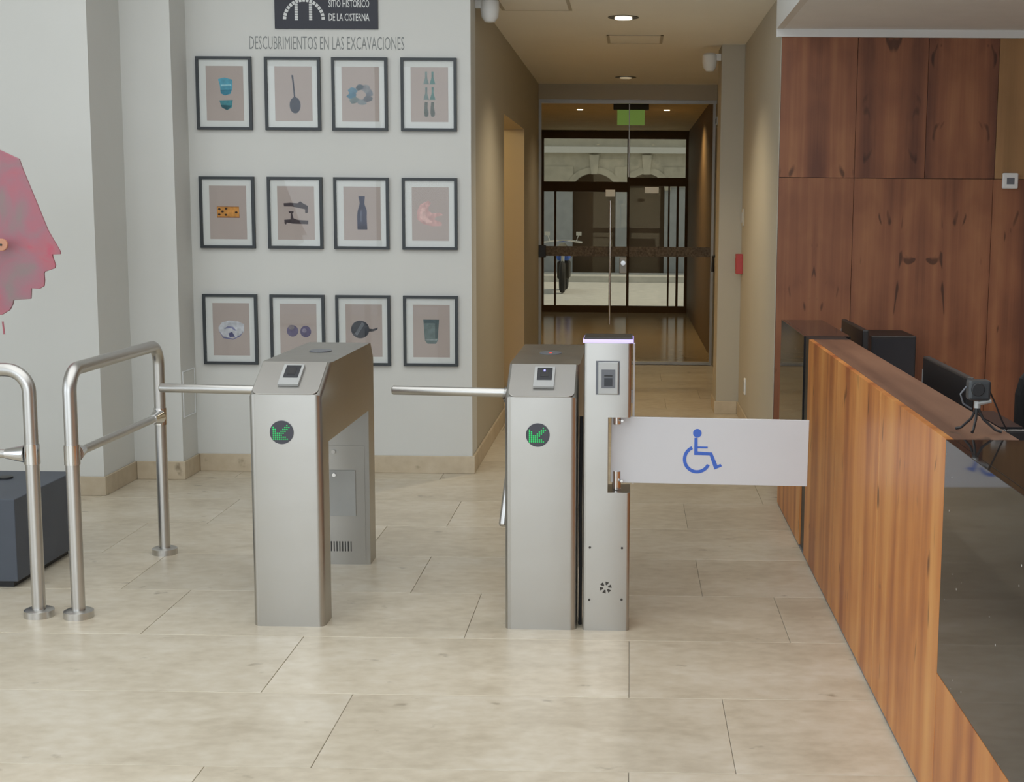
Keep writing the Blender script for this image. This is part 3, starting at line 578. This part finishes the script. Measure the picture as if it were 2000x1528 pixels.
# ================================================================ TURNSTILES
def select_bevel(mb, mat, name, parent, test, off, seg=5):
    o = mb.build(name, mat, parent); bm = bmesh.new(); bm.from_mesh(o.data)
    es = [e for e in bm.edges if test(e.verts[0].co, e.verts[1].co)]
    bmesh.ops.bevel(bm, geom=es, offset=off, segments=seg, affect='EDGES', profile=.5, clamp_overlap=True)
    for f in bm.faces: f.smooth = True
    bm.to_mesh(o.data); bm.free()
    try: o.data.set_sharp_from_angle(angle=math.radians(30))
    except Exception: pass
    return o
LED = ['.......#.', '#.....###', '##...###.', '###.####.', '#######..', '######...', '#######..', '########.']
LED = ['.......#.', '#.....###', '##...###.', '##..###..', '######...', '#####....', '#######..', '########.']
def turnstile(x0, label, blue):
    W, Lh, H, hf, sl = .27, 1.06, .982, .884, .185
    t = empty('tripod_turnstile', (x0+W/2, 5.08, 0), label, 'turnstile', 'steel tripod turnstiles in a row')
    prof = [(0,0),(0,hf),(sl,H),(Lh-.06,H),(Lh,.91),(Lh,0),(Lh-.13,0),(Lh-.13,.69),(.12,.69),(.12,0)]
    h = W/2
    front = lambda a, b: abs(abs(a.x)-h) < 1e-4 and abs(abs(b.x)-h) < 1e-4 and a.x*b.x > 0 and ((abs(a.y) < 1e-4 and abs(b.y) < 1e-4) or (max(a.y, b.y) < sl+.01 and min(a.y, b.y) < 1e-4 and min(a.z, b.z) > .5))
    select_bevel(MB().prism(prof, -h, h, 'x'), M['steel'], 'cabinet', t, front, .026)
    # slanted lid
    sv = Vector((0, sl, H-hf)); slen = sv.length; sv.normalize(); nv = Vector((0, -sv.z, sv.y))
    def onslope(u, s, d): return Vector((u, 0, hf)) + sv*s + nv*d
    rr = .03; hw = h-.012
    poly = [(-hw, slen)] + [(-hw+rr+rr*math.cos(math.radians(a)), -.004+rr+rr*math.sin(math.radians(a))) for a in range(180, 271, 15)] + [(hw-rr+rr*math.cos(math.radians(a)), -.004+rr+rr*math.sin(math.radians(a))) for a in range(270, 361, 15)] + [(hw, slen)]
    m = MB(); n = len(poly); m.add([onslope(p[0], p[1], .001) for p in poly]+[onslope(p[0], p[1], .005) for p in poly], [tuple(range(n-1, -1, -1)), tuple(range(n, 2*n))]+[(i, (i+1)%n, n+(i+1)%n, n+i) for i in range(n)])
    m.build('slanted_lid', M['steel_top'], t, bevel=.0015)
    def slbox(name, mat, u0, u1, s0, s1, d0, d1, par):
        m = MB(); vs = [onslope(u, s, d) for d in (d0, d1) for u, s in ((u0,s0),(u1,s0),(u1,s1),(u0,s1))]
        m.add(vs, [(3,2,1,0),(4,5,6,7),(0,1,5,4),(1,2,6,5),(2,3,7,6),(3,0,4,7)]); return m.build(name, mat, par, bevel=.0015)
    cu = .005
    rd = slbox('card_reader', M['bezel'], cu-.038, cu+.04, .045, .175, .0052, .017, t)
    slbox('reader_screen', M['dark_screen'], cu-.026, cu+.03, .085, .165, .0172, .0185, rd)
    slbox('reader_lens', M['black'], cu-.014, cu+.016, .105, .145, .0187, .0195, rd)
    if blue: slbox('status_light', M['led_blue'], cu-.003, cu+.004, .138, .15, .0197, .0205, rd)
    # round display with led arrow
    dx = -.012
    dp = MB().cyl((dx, .742), .044, -.004, -.0004, 'y', 36).build('arrow_display', plain('dark display', S((62,62,72)), .35), t)
    m = MB()
    for r_, line in enumerate(LED):
        for c_, ch in enumerate(line):
            if ch == '#': m.cyl((dx-.0305+.0073*c_, .742+.0262-.0073*r_), .0028, -.0052, -.0041, 'y', 8)
    tag(m.build('led_arrow', M['led_green'], dp), kind='stuff')
    # disc on the top
    el = MB(); el.prism([(.045*math.cos(2*PI*k/28), .62+.06*math.sin(2*PI*k/28)) for k in range(28)], H+.0004, H+.004, 'z')
    dd = el.build('top_sensor', M['grey_plastic'], t, bevel=.001)
    if blue: MB().box(-.004, .006, .585, .597, H+.0042, H+.006).build('status_light', M['led_red'], dd)
    # inner face of the rear leg
    yi = Lh-.13
    MB().box(-h+.012, h-.02, yi-.003, yi-.0004, .02, .535).build('service_panel', M['steel'], t)
    pl = MB().box(-.055, .075, yi-.008, yi-.0032, .22, .426).build('cover_plate', M['bezel'], t, bevel=.001)
    MB().cyl((-.018, .405), .008, yi-.016, yi-.0082, 'y', 16).build('lock', M['chrome'], pl, smooth=True)
    MB().cyl((-.02, .508), .009, yi-.014, yi-.0032, 'y', 16).build('lock', M['chrome'], t, smooth=True)
    for i in range(9): MB().box(-.052+i*.0125, -.0475+i*.0125, yi-.0042, yi-.0032, .06, .105).build('vent_slot', M['black'], t)
    # tripod head and arms on the left side
    hx = -h; hy = .52
    hb_ = MB().cyl((hy, .80), .075, hx-.03, hx-.0004, 'x', 32).build('tripod_hub', M['chrome'], t, bevel=.006)
    m = MB().tube([(hx-.02, hy, .80), (hx-.042, hy, .79)], [.06, .035], 24).build('hub_cap', M['chrome'], hb_, smooth=True)
    def arm(p): 
        a = Vector((hx-.03, hy, .83)) if p[2] > .7 else Vector((hx+.012, hy, .80)); b = Vector(p); d = (b-a).normalized()
        MB().tube([a, b-d*.006, b], [.0185, .0185, .014], 18).build('arm', M['steel_pol'], t, smooth=True)
    arm((hx-.505, hy, .836-.0)); arm((hx-.03, .27, .335)); arm((hx-.03, .77, .335))
    return t
turnstile(-1.408, 'steel tripod turnstile beside the tubular guard rail', False)
turnstile(-.458, 'steel tripod turnstile standing against the swing gate post', True)

# ================================================================ SWING GATE
t = empty('swing_gate', (0, 5.08, 0), 'steel gate post with white wheelchair symbol panel', 'gate')
xa, xb, DP = -.166, .008, .165
prof = [(xa,0),(xb,0),(xb,.528),(-.076,.528),(-.076,.81),(xb,.81),(xb,1.085),(xa,1.085)]
fe = lambda a, b: abs(a.y) < 1e-4 and abs(b.y) < 1e-4 and abs(a.x-b.x) < 1e-4 and (abs(a.x-xa) < 1e-4 or abs(a.x-xb) < 1e-4)
post = select_bevel(MB().prism(prof, 0, DP, 'y'), M['steel'], 'post', t, fe, .012, 4)
MB().box(xa-.004, xb+.008, -.006, DP+.004, 1.0855, 1.099).build('light_strip', M['led_violet'], t, bevel=.003)
MB().box(xa, xb+.004, .0, DP, 1.0995, 1.106).build('top_cap', M['dark_steel'], t, bevel=.002)
MB().box(xb+.006, xb+.014, .09, .13, .545, 1.075).box(xb+.0005, xb+.0065, .1, .12, .85, .9).build('edge_strip', M['white'], t)
rc = MB().box(-.122, -.034, -.0025, -.0004, .895, 1.02).build('reader_recess', M['grey_plastic'], t)
rb = MB().box(-.114, -.038, -.012, -.0026, .896, 1.017).build('reader_body', M['bezel'], t, bevel=.005, seg=3)
rs = MB().box(-.101, -.051, -.0135, -.0122, .921, .989).build('reader_screen', M['grey_plastic'], rb)
MB().box(-.091, -.061, -.0155, -.0137, .964, .969).build('reader_slot', M['black'], rs)
MB().box(-.091, -.061, -.0145, -.0137, .929, .958).build('reader_window', M['dark_screen'], rs)
for x, z in ((-.14,.319),(-.02,.318),(-.141,.118),(-.02,.12)): MB().cyl((x, z), .0045, -.0025, -.0004, 'y', 12).build('screw', M['dark_steel'], t)
vt = MB()
for i in range(6):
    a = PI/3*i+.26; vt.prism([(-.08+r_*math.cos(a+d), .166+r_*math.sin(a+d)) for r_, d in ((.010,-.25),(.023,-.3),(.023,.3),(.010,.25))], -.0012, -.0004, 'y')
vt.build('speaker_vent', M['dark_steel'], t)
YG = .06; k_ = (5.08+YG)/5.08
GX = lambda u: (.252+(u-1361)/530.7)*k_
GZ = lambda v: 1.57-(1.57-(.755-(v-846)/523))*k_
th = math.radians(-.55); gp = empty('dummy'); bpy.data.objects.remove(gp)
pz0, pz1, px0, px1 = .556, .806, -.064, .672
rotp = lambda x, z: (px0+(x-px0)*math.cos(th)-(z-pz1)*math.sin(th), pz1+(x-px0)*math.sin(th)+(z-pz1)*math.cos(th))
pn = MB().prism([rotp(*p) for p in ((px0,pz0),(px1,pz0),(px1,pz1),(px0,pz1))], YG-.006, YG+.006, 'y').build('gate_panel', M['acrylic'], t, bevel=.0015)
zc = lambda zx, zy: (1120+zx*.25, 640+zy*.25)
def sympts(pts): return [(GX(zc(*p)[0]), GZ(zc(*p)[1])) for p in pts]
sm = MB(); ya, yb = YG-.0068, YG-.0062
sm.prism(sympts([(967+34*math.cos(2*PI*k/24), 822+34*math.sin(2*PI*k/24)) for k in range(24)]), ya, yb, 'y')
sm.prism(sympts([(945,858),(970,858),(972,965),(1085,972),(1128,1072),(1152,1060),(1164,1079),(1106,1106),(1066,994),(945,992)]), ya, yb, 'y')
sm.prism(sympts([(971,925),(1050,926),(1050,940),(971,940)]), ya-.0002, yb-.0002, 'y')
a0, a1 = math.radians(247), math.radians(25)  # counted in image axes, running through left and bottom
n = 28; A = [a0+(a1-a0)*i/n for i in range(n+1)]
sm.prism(sympts([(968+111*math.cos(a), 1026+111*math.sin(a)) for a in A]+[(968+85*math.cos(a), 1026+85*math.sin(a)) for a in reversed(A)]), ya, yb, 'y')
sm.build('wheelchair_symbol', M['blue'], pn)
for z0, z1 in ((.529,.60),(.776,.809)):
    h_ = MB().cyl((-.043, YG), .0165, z0, z1, 'z', 20).build('hinge', M['chrome'], t, bevel=.002)
    MB().cyl((-.024, (z0+z1)/2), .005, YG-.022, YG-.010, 'y', 10).build('hinge_screw', M['chrome'], h_)
cb = empty('floor_cable', (-.178, 5.13, 0), 'dark cable running up the gap beside the gate post', 'cable')
MB().tube([(0, .02, .002), (.001, .02, .2), (-.002, .03, .45), (.001, .04, .8)], .007, 8).build('cable_run', M['black'], cb)

# ================================================================ GUARD RAILS
def rail(name, p0, p1, label):
    p0, p1 = Vector(p0), Vector(p1); d = (p1-p0).normalized(); L_ = (p1-p0).length
    t = empty(name, p0, label, 'guard rail', 'tubular steel guard rails')
    r, H, R = .0255, .955, .085
    path = [Vector((0,0,.01)), Vector((0,0,.5))] + [d*(R-R*math.cos(a)) + Vector((0,0,H-R+R*math.sin(a))) for a in [PI/2*i/8 for i in range(9)]]
    path += [d*(L_-R+R*math.sin(a)) + Vector((0,0,H-R+R*math.cos(a))) for a in [PI/2*i/8 for i in range(9)]] + [d*L_+Vector((0,0,.5)), d*L_+Vector((0,0,.01))]
    MB().tube(path, r, 20).build('hoop', M['steel_pol'], t, smooth=True)
    MB().tube([d*.09+Vector((0,0,.634)), d*(L_-.09)+Vector((0,0,.634))], .017, 16).build('middle_bar', M['steel_pol'], t, smooth=True)
    for s, e in ((0, 1), (L_, -1)):
        c = d*s
        cl = MB().tube([c+Vector((0,0,.596)), c+Vector((0,0,.672))], .0295, 20).build('clamp', M['chrome'], t, smooth=True)
        MB().tube([c+d*e*.026+Vector((0,0,.634)), c+d*e*.10+Vector((0,0,.634))], [.034, .019], 16).build('clamp_cone', M['chrome'], cl, smooth=True)
        MB().tube([c+Vector((0,0,.0)), c+Vector((0,0,.026)), c+Vector((0,0,.03))], [.056, .056, .048], 28).build('base_flange', M['steel_pol'], t, smooth=True)
    return t
rail('guard_rail', (-2.106, 5.165, 0), (-2.106, 6.163, 0), 'steel tube guard rail running in depth toward the turnstile arm')
rail('guard_rail', (-2.262, 5.172, 0), (-3.262, 5.172, 0), 'steel tube guard rail in front of the dark pedestal')

# ================================================================ SCULPTURE
pd = empty('pedestal', (-2.82, 5.86, 0), 'dark grey square block pedestal behind the guard rail', 'pedestal')
MB().box(-.31, .31, -.31, .31, .03, .375).build('block', M['pedestal'], pd, bevel=.003); MB().box(-.28, .28, -.28, .28, 0, .0295).build('plinth_foot', M['black'], pd)
sp_ = empty('profile_sculpture', (-2.72, 5.9, .3755), 'pink weathered cut plate sculpture shaped like a head in profile', 'sculpture')
k2 = 5.9/5.75; raw = [(-2.62,1.80),(-2.589,1.794),(-2.51,1.758),(-2.497,1.716),(-2.45,1.592),(-2.403,1.466),(-2.357,1.382),(-2.356,1.37),(-2.39,1.368),(-2.388,1.355),(-2.379,1.325),(-2.382,1.312),(-2.425,1.297),(-2.428,1.289),(-2.427,1.262),(-2.43,1.238),(-2.45,1.226),(-2.484,1.228),(-2.486,1.2),(-2.488,1.184),(-2.56,1.178),(-2.565,1.16),(-2.578,1.137),(-2.611,1.117),(-2.66,1.11),
       (-2.72,1.14),(-2.80,1.20),(-2.90,1.26),(-2.97,1.36),(-3.0,1.5),(-2.96,1.63),(-2.88,1.73),(-2.76,1.79)]
poly = [(x*k2+2.72, 1.57+(z-1.57)*k2-.3755) for x, z in raw]
MB().prism(poly, -.006, .006, 'y').build('face_plate', M['pink'], sp_, bevel=.0015)
ex, ez = -2.576*k2+2.72, 1.57+(1.408-1.57)*k2-.3755
e_ = MB().tube([(ex-.04, -.006, ez), (ex-.04, -.04, ez), (ex+.004, -.05, ez+.001)], .007, 10).build('eye_rod', M['pink'], sp_, smooth=True)
MB().cyl((ex, ez), .026, -.062, -.048, 'y', 28).build('eye_disc', plain('copper disc', S((196,140,112)), .5), e_, bevel=.003)
MB().cyl((ex, ez), .005, -.0645, -.0622, 'y', 12).build('eye_pin', M['dark_steel'], e_)
rx = -2.612*k2+2.72
MB().tube([(rx, 0, .70), (rx+.004, 0, .645)], .004, 8).build('hanging_rod', M['pink'], sp_, smooth=True)
MB().tube([(-.12, .0, .01), (-.12, 0, .79)], .012, 12).build('support_rod', M['dark_steel'], sp_, smooth=True)
MB().cyl((-.12, 0), .035, 0, .012, 'z', 24).build('rod_flange', M['black'], sp_)
MB().cyl((-.022, .09), .032, 0, .008, 'z', 24).build('rod_socket', M['black'], sp_)

# ================================================================ RECEPTION COUNTER
XC, ZCt, XI = .806, 1.0, .992
ct = empty('reception_counter', (XC, 5.0, 0), 'long wooden reception counter with black granite ends', 'counter')
def cp(name, mat, x0, x1, y0, y1, z0, z1, bevel=0, par=ct):
    o = MB().box(x0-XC, x1-XC, y0-5, y1-5, z0, z1).build(name, mat, par, bevel=bevel); return o
def cface(name, mat, y0, y1, z0, z1, x0=XC, th=.02):
    # panel standing in the YZ plane; its local X runs along the counter so that the grain repeats right
    o = MB().box(-(y1-y0)/2, (y1-y0)/2, -th, 0, z0-(z0+z1)/2, z1-(z0+z1)/2).build(name, mat, ct, bevel=.001)
    o.location = (x0-XC, (y0+y1)/2-5, (z0+z1)/2); o.rotation_euler = (0, 0, PI/2); return o
# local -y of the panel after +90deg rotation points to +x, so the panel occupies x0 .. x0+th
cp('carcass', M['dark_steel'], XC+.021, XI, 1.9, 7.4, .0, .975)
for a, b_ in ((5.37, 6.25), (4.44, 5.37), (3.508, 4.44)):
    cface('front_panel', M['wood_counter'], a+.001, b_-.001, .012, ZCt-.001)
cface('front_base', M['wood_counter'], 1.9, 3.506, .012, .383); cface('front_base', M['wood_counter'], 6.43, 7.4, .012, .383)
cface('granite_front', M['granite'], 1.9, 3.506, .385, ZCt-.002); cface('granite_front', M['granite'], 6.43, 7.4, .385, ZCt-.002)
cp('plinth', M['grey_plastic'], XC+.003, XC+.02, 1.9, 7.4, 0, .011)
cp('shadow_joint', M['black'], XC+.008, XI, 6.252, 6.428, .012, ZCt-.003)
o = MB().box(0, XI-XC-.0205, 0, .024, -(6.25-3.508)/2, (6.25-3.508)/2).build('counter_top', M['wood_top'], ct, bevel=.001); o.location = (.0205, (6.25+3.508)/2-5, ZCt-.001); o.rotation_euler = (-PI/2, 0, 0)
cp('granite_top', M['granite'], XC+.0205, XI+.05, 1.9, 3.506, .977, ZCt-.002, .001); cp('granite_top', M['granite'], XC+.0205, XI+.03, 6.43, 7.4, .977, ZCt-.002, .001)
tb = empty('work_desk', (1.3, 5.0, 0), 'low dark desk behind the counter', 'desk')
MB().box(-.25, .1, -2.6, 2.68, .63, .66).build('desk_top', M['wood_top'], tb); 
for y in (-2.5, 0, 2.2): MB().box(-.24, .09, y-.02, y+.02, 0, .6295).build('desk_leg', M['dark_steel'], tb)
def monitor(y0, y1, x, ztop, label, tilt):
    t = empty('computer_monitor', (x, (y0+y1)/2, .6605), label, 'monitor', 'monitors behind the counter'); w_ = (y1-y0)/2; h_ = ztop-.6605
    zb = h_-.30
    MB().box(-.012, .018, -w_, w_, zb, h_).build('back_shell', M['black'], t, bevel=.006); MB().box(.0182, .0195, -w_+.012, w_-.012, zb+.015, h_-.012).build('screen', M['dark_screen'], t)
    MB().box(-.02, .04, -.03, .03, .008, zb+.1).build('stand', M['black'], t) if False else MB().box(-.035, -.0125, -.03, .03, .008, zb+.12).build('stand', M['black'], t)
    MB().box(-.07, .07, -.11, .11, 0, .0075).build('stand_base', M['black'], t)
    MB().box(-.0145, -.0125, w_-.012, w_-.006, zb+.03, h_-.05).build('edge_trim', M['bezel'], t)
    t.rotation_euler = (0, 0, tilt)
monitor(6.86, 7.56, 1.16, .992, 'black monitor near the veneered wall end of the counter', 0)
monitor(4.73, 5.44, 1.16, 1.012, 'black monitor behind the webcam tripod', 0)
c_ = empty('storage_cabinet', (1.47, 7.95, 0), 'black low cabinet standing against the veneered wall', 'cabinet')
MB().box(-.125, .125, -.2, .2, 0, .885).build('body', M['black'], c_, bevel=.004); MB().box(-.118, .118, -.206, -.2005, .03, .87).build('door', plain('glossy charcoal', (.03,.032,.04,1), .2), c_)
b_ = empty('desk_device', (1.2, 4.36, .6605), 'flat black device on the desk behind the webcam', 'device')
MB().box(-.09, .0, -.2, .2, 0, .262).build('housing', M['black'], b_, bevel=.01); MB().box(-.08, -.01, -.18, .16, .2625, .268).build('lid', M['dark_screen'], b_)
# webcam on its mini tripod
wc = empty('webcam_tripod', (.91, 3.62, ZCt), 'small webcam on flexible mini tripod standing on the wooden counter', 'webcam')
for p in ((-.045,.035), (-.018,-.03), (.062,-.02)):
    MB().tube([(p[0], p[1], .004), (p[0]*.75, p[1]*.75, .008), (p[0]*.25, p[1]*.3, .035), (0, 0, .068)], [.004,.0035,.0035,.004], 8).build('leg', M['black'], wc, smooth=True)
hdp = MB().tube([(0,0,.064), (0,0,.082)], .009, 12).build('ball_head', M['bezel'], wc, smooth=True)
MB().tube([(.0,-.004,.076), (.034,-.006,.084)], .006, 8).build('locking_lever', M['bezel'], hdp, smooth=True)
cmb = MB().box(-.028, .03, -.02, .02, .085, .138).build('camera_body', plain('charcoal plastic', (.045,.05,.055,1), .4), wc, bevel=.008, seg=3)
MB().cyl((-.006, .115), .017, -.03, -.0202, 'y', 20).build('lens', M['black'], cmb, bevel=.002)
MB().tube([(-.03, 0, .12), (-.045, .0, .1), (-.036, .005, .075), (-.012, .01, .06)], .0025, 6).build('strap', M['grey_plastic'], wc, smooth=True)
MB().tube([(.03, .0, .11), (.05, .005, .07), (.068, .01, .03), (.085, .02, .003)], .0022, 6).build('cable', M['black'], wc, smooth=True)
# office chair
oc = empty('office_chair', (1.69, 5.0, 0), 'black office chair behind the counter', 'chair')
bk = [(-.23,.60),(-.25,.7),(-.25,.9),(-.235,.96),(-.19,1.02),(-.1,1.05),(.1,1.05),(.19,1.02),(.235,.96),(.25,.9),(.25,.7),(.23,.6)]
MB().prism(bk, .14, .2, 'y').build('backrest', M['black_soft'], oc, bevel=.02, seg=3)
MB().box(-.24, .24, -.26, .18, .44, .52).build('seat', M['black_soft'], oc, bevel=.03, seg=3)
MB().tube([(0,.19,.46), (0,.23,.55), (0,.215,.75)], .02, 8).build('back_bracket', M['black'], oc); MB().tube([(0,0,.08), (0,0,.439)], .03, 12).build('gas_column', M['black'], oc)
for i in range(5):
    a = 2*PI*i/5; lg = MB().tube([(0,0,.1), (.28*math.cos(a), .28*math.sin(a), .065)], [.03,.018], 8).build('base_leg', M['black'], oc)
    MB().cyl((.28*math.sin(a), .028), .028, .28*math.cos(a)-.012, .28*math.cos(a)+.012, 'x', 14).build('caster', M['black'], lg)
# thermostat on the veneer
tm = empty('thermostat', (2.185, YW-.0062, 1.753), 'white square thermostat on the veneered wall', 'thermostat')
MB().box(-.045, .045, -.025, 0, -.045, .045).build('case', M['white'], tm, bevel=.008, seg=3); MB().box(-.022, .022, -.0262, -.0252, -.02, .018).build('display', M['grey_plastic'], tm)
# motorcycle parked in the street
mc = empty('motorcycle', (-1.28, 27.0, 0), 'motorcycle parked in the street beyond the glass doors', 'motorcycle')
for y in (-.62, .62):
    wh = MB(); n, k = 24, 8
    vs = [(.055*math.sin(2*PI*j/k), y+(.25+.055*math.cos(2*PI*j/k))*math.cos(2*PI*i/n), .30+(.25+.055*math.cos(2*PI*j/k))*math.sin(2*PI*i/n)) for i in range(n) for j in range(k)]
    wh.add(vs, [(i*k+j, i*k+(j+1)%k, ((i+1)%n)*k+(j+1)%k, ((i+1)%n)*k+j) for i in range(n) for j in range(k)])
    w_ = wh.build('wheel', M['rubber'], mc, smooth=True); MB().cyl((y, .30), .2, -.02, .02, 'x', 20).build('rim', M['bezel'], w_)
MB().tube([(0,-.62,.3), (0,-.42,.85)], .035, 10).build('front_fork', M['chrome'], mc); MB().box(-.13, .13, -.4, .1, .6, .82).build('tank', M['blue'], mc, bevel=.06, seg=3)
MB().box(-.13, .13, .08, .68, .62, .74).build('saddle', M['black'], mc, bevel=.04, seg=3); MB().box(-.12, .12, -.3, .3, .25, .58).build('engine', M['dark_steel'], mc, bevel=.03)
MB().tube([(-.36,-.36,.95), (-.15,-.42,.98), (.15,-.42,.98), (.36,-.36,.95)], .018, 8).build('handlebar', M['chrome'], mc)
MB().cyl((0, .85), .09, -.56, -.47, 'y', 18).build('headlight', M['chrome'], mc)
for s in (-1, 1): MB().tube([(s*.25,-.4,.97), (s*.3,-.4,1.1)], .007, 6).box(s*.3-.05, s*.3+.05, -.41, -.395, 1.08, 1.15).build('mirror', M['white'], mc)
